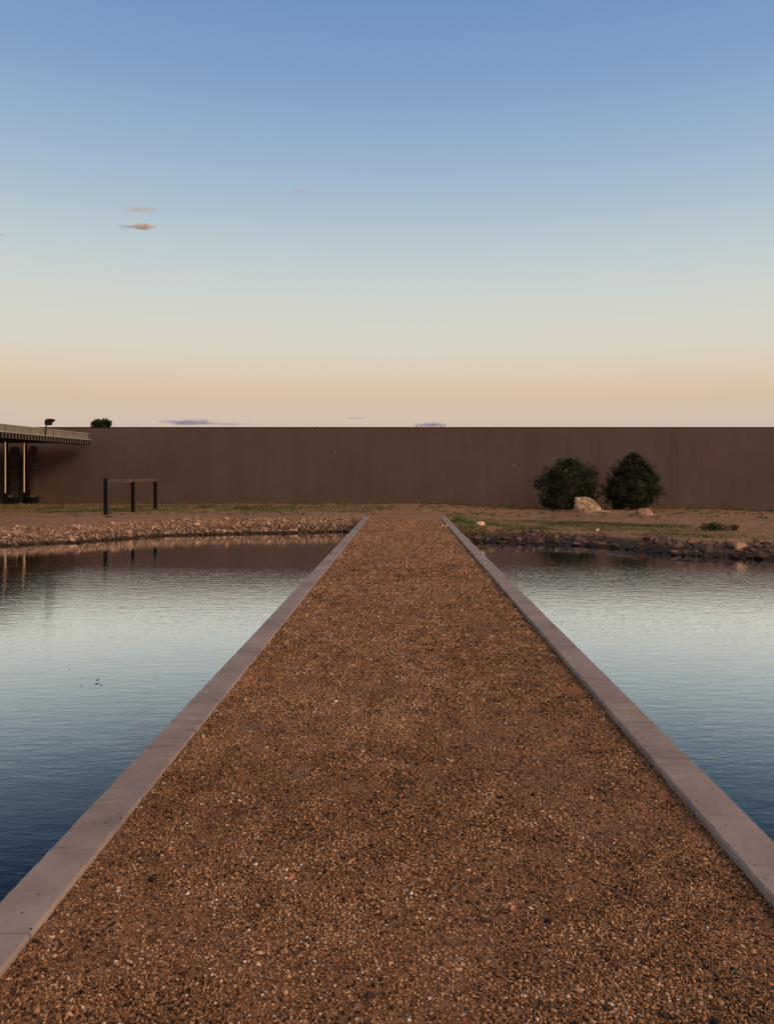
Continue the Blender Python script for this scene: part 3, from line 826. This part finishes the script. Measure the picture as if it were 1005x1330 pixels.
# canopy edge runs from (-18.4,30) towards the wall at (-17.5,43.6)
ex = lambda y: -18.25 + (y - 34.7) * (.72 / 8.9)
def prism(name, yz_fn, y0, y1, n, x_out, x_in, zb, zt, mat):
    """a long box following the canopy edge"""
    bm = bmesh.new(); rows = []
    for i in range(n + 1):
        y = y0 + (y1 - y0) * i / n; e = yz_fn(y)
        rows.append([bm.verts.new((e + a + 21.4, y - 39, z)) for a, z in ((x_out, zb), (x_out, zt), (x_in, zt), (x_in, zb))])
    for a, b in zip(rows, rows[1:]):
        for k in range(4): bm.faces.new((a[k], a[(k + 1) % 4], b[(k + 1) % 4], b[k]))
    bm.faces.new(rows[0]); bm.faces.new(rows[-1][::-1])
    return link(name, from_bm(name, bm), mat, bd)
# roof deck and soffit
prism('roof', ex, 24, 43.4, 4, -.12, -14, 3.52, 3.60, M['soffit'])
fa = prism('fascia', ex, 24, 43.0, 8, -.02, -.10, 3.60, 3.90, M['fascia'])
for k in range(9):      # panel joints as narrow dark cover strips
    y = 25 + k * 2.05
    if y < 41.9:
        link('panel_joint', boxmesh('panel_joint', -.008, .004, -.012, .012, 3.602, 3.905, 0), M['cap'], fa, (ex(y) - .014 + 21.4, y - 39, 0))
prism('fascia_trim', ex, 24, 43.02, 8, .01, -.12, 3.90, 3.935, M['trim'])
prism('drip_edge', ex, 24, 43.3, 8, .03, -.12, 3.560, 3.598, M['trim'])
prism('eave_board', ex, 24, 43.5, 8, -.50, -.56, 3.28, 3.52, M['soffit'])
link('soffit', boxmesh('soffit', -14 + 2.9, 2.7, -15, 4.4, 3.40, 3.44), M['soffit'], bd)
# rafter ends, one mesh repeated
rm = boxmesh('rafter_end', -.45, .06, -.045, .045, 3.30, 3.552); rm.materials.append(M['soffit']); rm.materials.append(M['rafter'])
for p in rm.polygons: p.material_index = 1 if p.normal.x > .9 else 0
y = 30.0; k = 0
while y < 43.5 and k < 60:
    o = bpy.data.objects.new('rafter_end', rm); C.objects.link(o); o.parent = bd
    o.location = (ex(y) + 21.4 - .02, y - 39, 0); y += .262; k += 1
# rear wall, side wall under the canopy
link('wall', boxmesh('wall', -13, -3.0, 4.5, 4.9, -.3, 3.5), M['stucco'], bd)
link('wall', boxmesh('wall', -3.6, -3.0, -16, 4.4, -.3, 3.39), M['stucco'], bd)
# two timber columns, glow added to the shafts, with dark steel feet, stone piers behind them
for (x, y) in [(-21.66, 42.0), (-21.37, 43.5)]:
    zb = gz(x, y)
    c = bp('column', boxmesh('column', -.034, .026, -.05, .05, .66 + zb, 3.40), M['glow_shaft'], (x, y, 0))
    link('column_flange', boxmesh('column_flange', -.085, -.036, -.07, .07, zb, 3.40), M['black'], bd, (x + 21.4, y - 39, 0))
    link('column_flange', boxmesh('column_flange', .028, .085, -.07, .07, zb, 3.40), M['black'], bd, (x + 21.4, y - 39, 0))
    link('column_foot', boxmesh('column_foot', -.0355, .0275, -.052, .052, zb - .02, .659 + zb), M['black'], bd, (x + 21.4, y - 39, 0))
for (x0, x1) in [(-22.22, -21.82), (-21.12, -20.80)]:
    bm = bmesh.new(); z = -.1
    rr = random.Random(int(x0 * 10))
    while z < 3.2:
        hh = rr.uniform(.10, .26); j = rr.uniform(-.015, .015)
        box(bm, x0 + 21.4 + rr.uniform(-.02, .02), x1 + 21.4 + rr.uniform(-.02, .02), 4.62 - .06 + j, 4.95 + j, z, z + hh - .012, .01); z += hh
    link('stone_pier', from_bm('stone_pier', bm), M['pier'], bd)
# black planters beside the columns
for k, (x, y, w, lab) in enumerate([(-21.2, 41.7, .58, 'black box planter beside the nearer glowing column'), (-20.78, 43.3, .42, 'black rounded planter beside the farther glowing column')]):
    z = gz(x, y); t = empty('planter', (x, y, z)); tag(t, lab, 'planter')
    bm = bmesh.new(); box(bm, -w / 2, w / 2, -.22, .22, 0, .42, .02)
    top = [f for f in bm.faces if f.normal.z > .9]
    bmesh.ops.inset_region(bm, faces=top, thickness=.03); bmesh.ops.translate(bm, vec=(0, 0, -.06), verts=list({v for f in top for v in f.verts}))
    link('box', from_bm('box', bm), M['black'], t)
    n = 40
    link('dry_stems', blade_mesh('dry_stems', rng.normal(-w * .2, .05, n), rng.normal(0, .06, n), rng.uniform(.10, .34, n), rng.uniform(.01, .02, n), rng.uniform(.5, 1, n), .15, np.full(n, .34)), M['dryweed'], t)

# floodlight on the canopy roof
fl = empty('floodlight', (-17.85, 38.6, 3.6)); tag(fl, 'black floodlight on a short arm above the canopy fascia', 'floodlight')
bm = bmesh.new(); tube(bm, [(-.06, 0, 0), (-.06, 0, .42), (-.01, 0, .56)], [.035, .035, .03], 8); tube(bm, [(-.12, 0, .0), (-.12, 0, .02)], [.09, .09], 10)
link('arm', from_bm('arm', bm), M['black'], fl)
bm = bmesh.new()
prof = [(-.06, .50), (-.08, .60), (-.06, .74), (.0, .80), (.22, .82), (.36, .80), (.34, .70), (.22, .64), (.20, .50)]
f = bm.faces.new([bm.verts.new((x, -.13, z)) for x, z in prof]); r = bmesh.ops.extrude_face_region(bm, geom=[f])
bmesh.ops.translate(bm, vec=(0, .26, 0), verts=[v for v in r['geom'] if isinstance(v, bmesh.types.BMVert)])
bmesh.ops.bevel(bm, geom=bm.edges[:], offset=.015, segments=2, affect='EDGES')
link('lamp_head', from_bm('lamp_head', bm), M['black'], fl)

# ------------------------------------------------------------------ clouds
def mat_cloud(name, col, dens, seed, scale=3.0, stretch=(1, 1, 1)):
    s = NT(name); s.n.remove(s.b)
    pv = s.node('ShaderNodeVolumePrincipled'); pv.inputs['Color'].default_value = col
    pv.inputs['Anisotropy'].default_value = 0
    tc = s.node('ShaderNodeTexCoord')
    vl = s.node('ShaderNodeVectorMath'); vl.operation = 'LENGTH'; s.l(tc.outputs['Object'], vl.inputs[0])
    edge = s.math('SUBTRACT', 1, vl.outputs['Value'], True)
    mp = s.node('ShaderNodeMapping'); mp.inputs['Location'].default_value = (seed, seed * .7, 0); mp.inputs['Scale'].default_value = stretch
    s.l(tc.outputs['Object'], mp.inputs[0])
    n = s.noise(mp.outputs[0], scale, 4, .6)
    m = s.math('ADD', s.math('MULTIPLY', edge, 1.6), s.math('MULTIPLY', s.math('SUBTRACT', n, .60), 3.2), True)
    d = s.math('MULTIPLY', m, dens); s.l(d, pv.inputs['Density'])
    s.l(pv.outputs[0], s.out.inputs['Volume']); return s.m

FOC = 1005 / 1000.0
def cloud(px, py, wpx, hpx, col, dens, label, seed, depth=30, rot=0, D=3000, stretch=(1.3, 1, .8), taper=0):
    x = (px - 524) / 1000 * D; z = 1.6 + (617 - py) / 1000 * D
    bm = bmesh.new(); bmesh.ops.create_icosphere(bm, subdivisions=4, radius=1)
    for v in bm.verts:
        v.co.z *= (1 + taper * v.co.x) 
        if v.co.z < 0: v.co.z *= .75
    me = from_bm('cloud', bm)
    o = link('cloud', me, mat_cloud('cloud_vapour', col, dens, seed, 2.2, stretch), loc=(x, D, z))
    o.scale = (wpx / 2000 * D, depth, hpx / 2000 * D); o.rotation_euler = (0, rot, 0)
    tag(o, label, 'cloud')
BLU = (.74, .77, .95, 1); PNK = (1, .84, .74, 1)
cloud(246, 548.6, 96, 10, BLU, .09, 'long blue-grey lens cloud low over the left part of the wall', 1, taper=-.15)
cloud(295, 550.6, 80, 5, BLU, .035, 'thin blue-grey wisp trailing right of the long lens cloud', 2)
cloud(462, 543.2, 34, 3.6, BLU, .03, 'faint small blue-grey wisp over the wall left of the path', 3)
cloud(559, 551.6, 60, 7.5, BLU, .09, 'small blue-grey lens cloud low over the wall above the path', 4)
cloud(187, 294.5, 42, 9, PNK, .14, 'small bright salmon-pink cloud, lower of the pair at left', 5, taper=.4)
cloud(165, 294.5, 34, 4, (.75, .62, .68, 1), .04, 'thin mauve wisp joined to the lower pink cloud', 9)
cloud(182, 272, 64, 10, (1, .84, .80, 1), .03, 'faint pink wispy cloud, upper of the pair at left', 6)
cloud(392, 247.5, 34, 6, (1, .84, .80, 1), .02, 'very faint pink wisp high in the sky left of centre', 7)
cloud(3, 305, 26, 6, (1, .84, .78, 1), .02, 'faint pink wisp at the left edge of the sky', 8)

# ------------------------------------------------------------------ sky
w = bpy.data.worlds.new('World'); sc.world = w; w.use_nodes = True
t = w.node_tree; N = t.nodes; Lk = t.links.new
bg = N['Background']
tc = N.new('ShaderNodeTexCoord'); sp = N.new('ShaderNodeSeparateXYZ'); Lk(tc.outputs['Generated'], sp.inputs[0])
cr = N.new('ShaderNodeValToRGB'); Lk(sp.outputs[2], cr.inputs[0])
stops = [(0.0, (185, 165, 155)), (.055, (207, 187, 172)), (.074, (211, 191, 174)), (.095, (213, 191, 166)), (.111, (220, 197, 173)), (.132, (219, 203, 182)),
         (.160, (216, 209, 194)), (.192, (211, 211, 199)), (.231, (202, 209, 205)), (.270, (190, 204, 208)), (.33, (169, 189, 205)), (.363, (159, 182, 206)), (.41, (144, 171, 203)),
         (.459, (128, 159, 198)), (.525, (113, 148, 193)), (.56, (110, 144, 190)), (.68, (128, 142, 166)), (1.0, (138, 142, 152))]
while len(cr.color_ramp.elements) < len(stops): cr.color_ramp.elements.new(.5)
for e, (p, c) in zip(cr.color_ramp.elements, stops): e.position = p; e.color = srgb(*c)
# afterglow on the sunset side (behind the camera): low, warm
def mt(op, a, b=0, clamp=False):
    n = N.new('ShaderNodeMath'); n.operation = op; n.use_clamp = clamp
    for sock, v in zip(n.inputs, (a, b)):
        if isinstance(v, (int, float)): sock.default_value = v
        else: Lk(v, sock)
    return n.outputs[0]
back = mt('ADD', mt('MULTIPLY', sp.outputs[1], -.75), mt('MULTIPLY', sp.outputs[0], .55), True)
low = mt('SUBTRACT', 1, mt('MULTIPLY', mt('ABSOLUTE', sp.outputs[2]), 2.2), True)
glow = mt('MULTIPLY', back, mt('MULTIPLY', low, low))
mx = N.new('ShaderNodeMix'); mx.data_type = 'RGBA'; mx.blend_type = 'ADD'
Lk(glow, mx.inputs[0]); Lk(cr.outputs[0], mx.inputs[6]); mx.inputs[7].default_value = (1.1, .62, .33, 1)
Lk(mx.outputs[2], bg.inputs[0]); bg.inputs[1].default_value = 1.0

sun = bpy.data.lights.new('sun', 'SUN'); sun.energy = 1.75; sun.angle = R(20); sun.color = (1, .72, .48)
so = bpy.data.objects.new('sun', sun); C.objects.link(so)
el, az = R(30), R(58)       # low glow from behind the camera's right shoulder
d = Vector((math.sin(az) * math.cos(el), -math.cos(az) * math.cos(el), math.sin(el)))
so.rotation_euler = (-d).to_track_quat('-Z', 'Y').to_euler(); so.location = (30, -30, 30)

# ------------------------------------------------------------------ camera
cam = bpy.data.cameras.new('camera'); co = bpy.data.objects.new('camera', cam); C.objects.link(co)
co.location = (0, 0, 1.6); co.rotation_euler = (R(90), 0, 0)
cam.sensor_fit = 'VERTICAL'; cam.sensor_height = 24; cam.sensor_width = 24 * 1005 / 1330
cam.lens = 24 * 1000 / 1330
cam.shift_x = -(524 - 502.5) / 1330; cam.shift_y = -(665 - 617) / 1330
cam.clip_start = .05; cam.clip_end = 12000
sc.camera = co
sc.view_settings.view_transform = 'Standard'; sc.view_settings.look = 'None'
sc.view_settings.exposure = 0; sc.view_settings.gamma = 1
sc.cycles.volume_max_steps = 64; sc.cycles.volume_bounces = 6
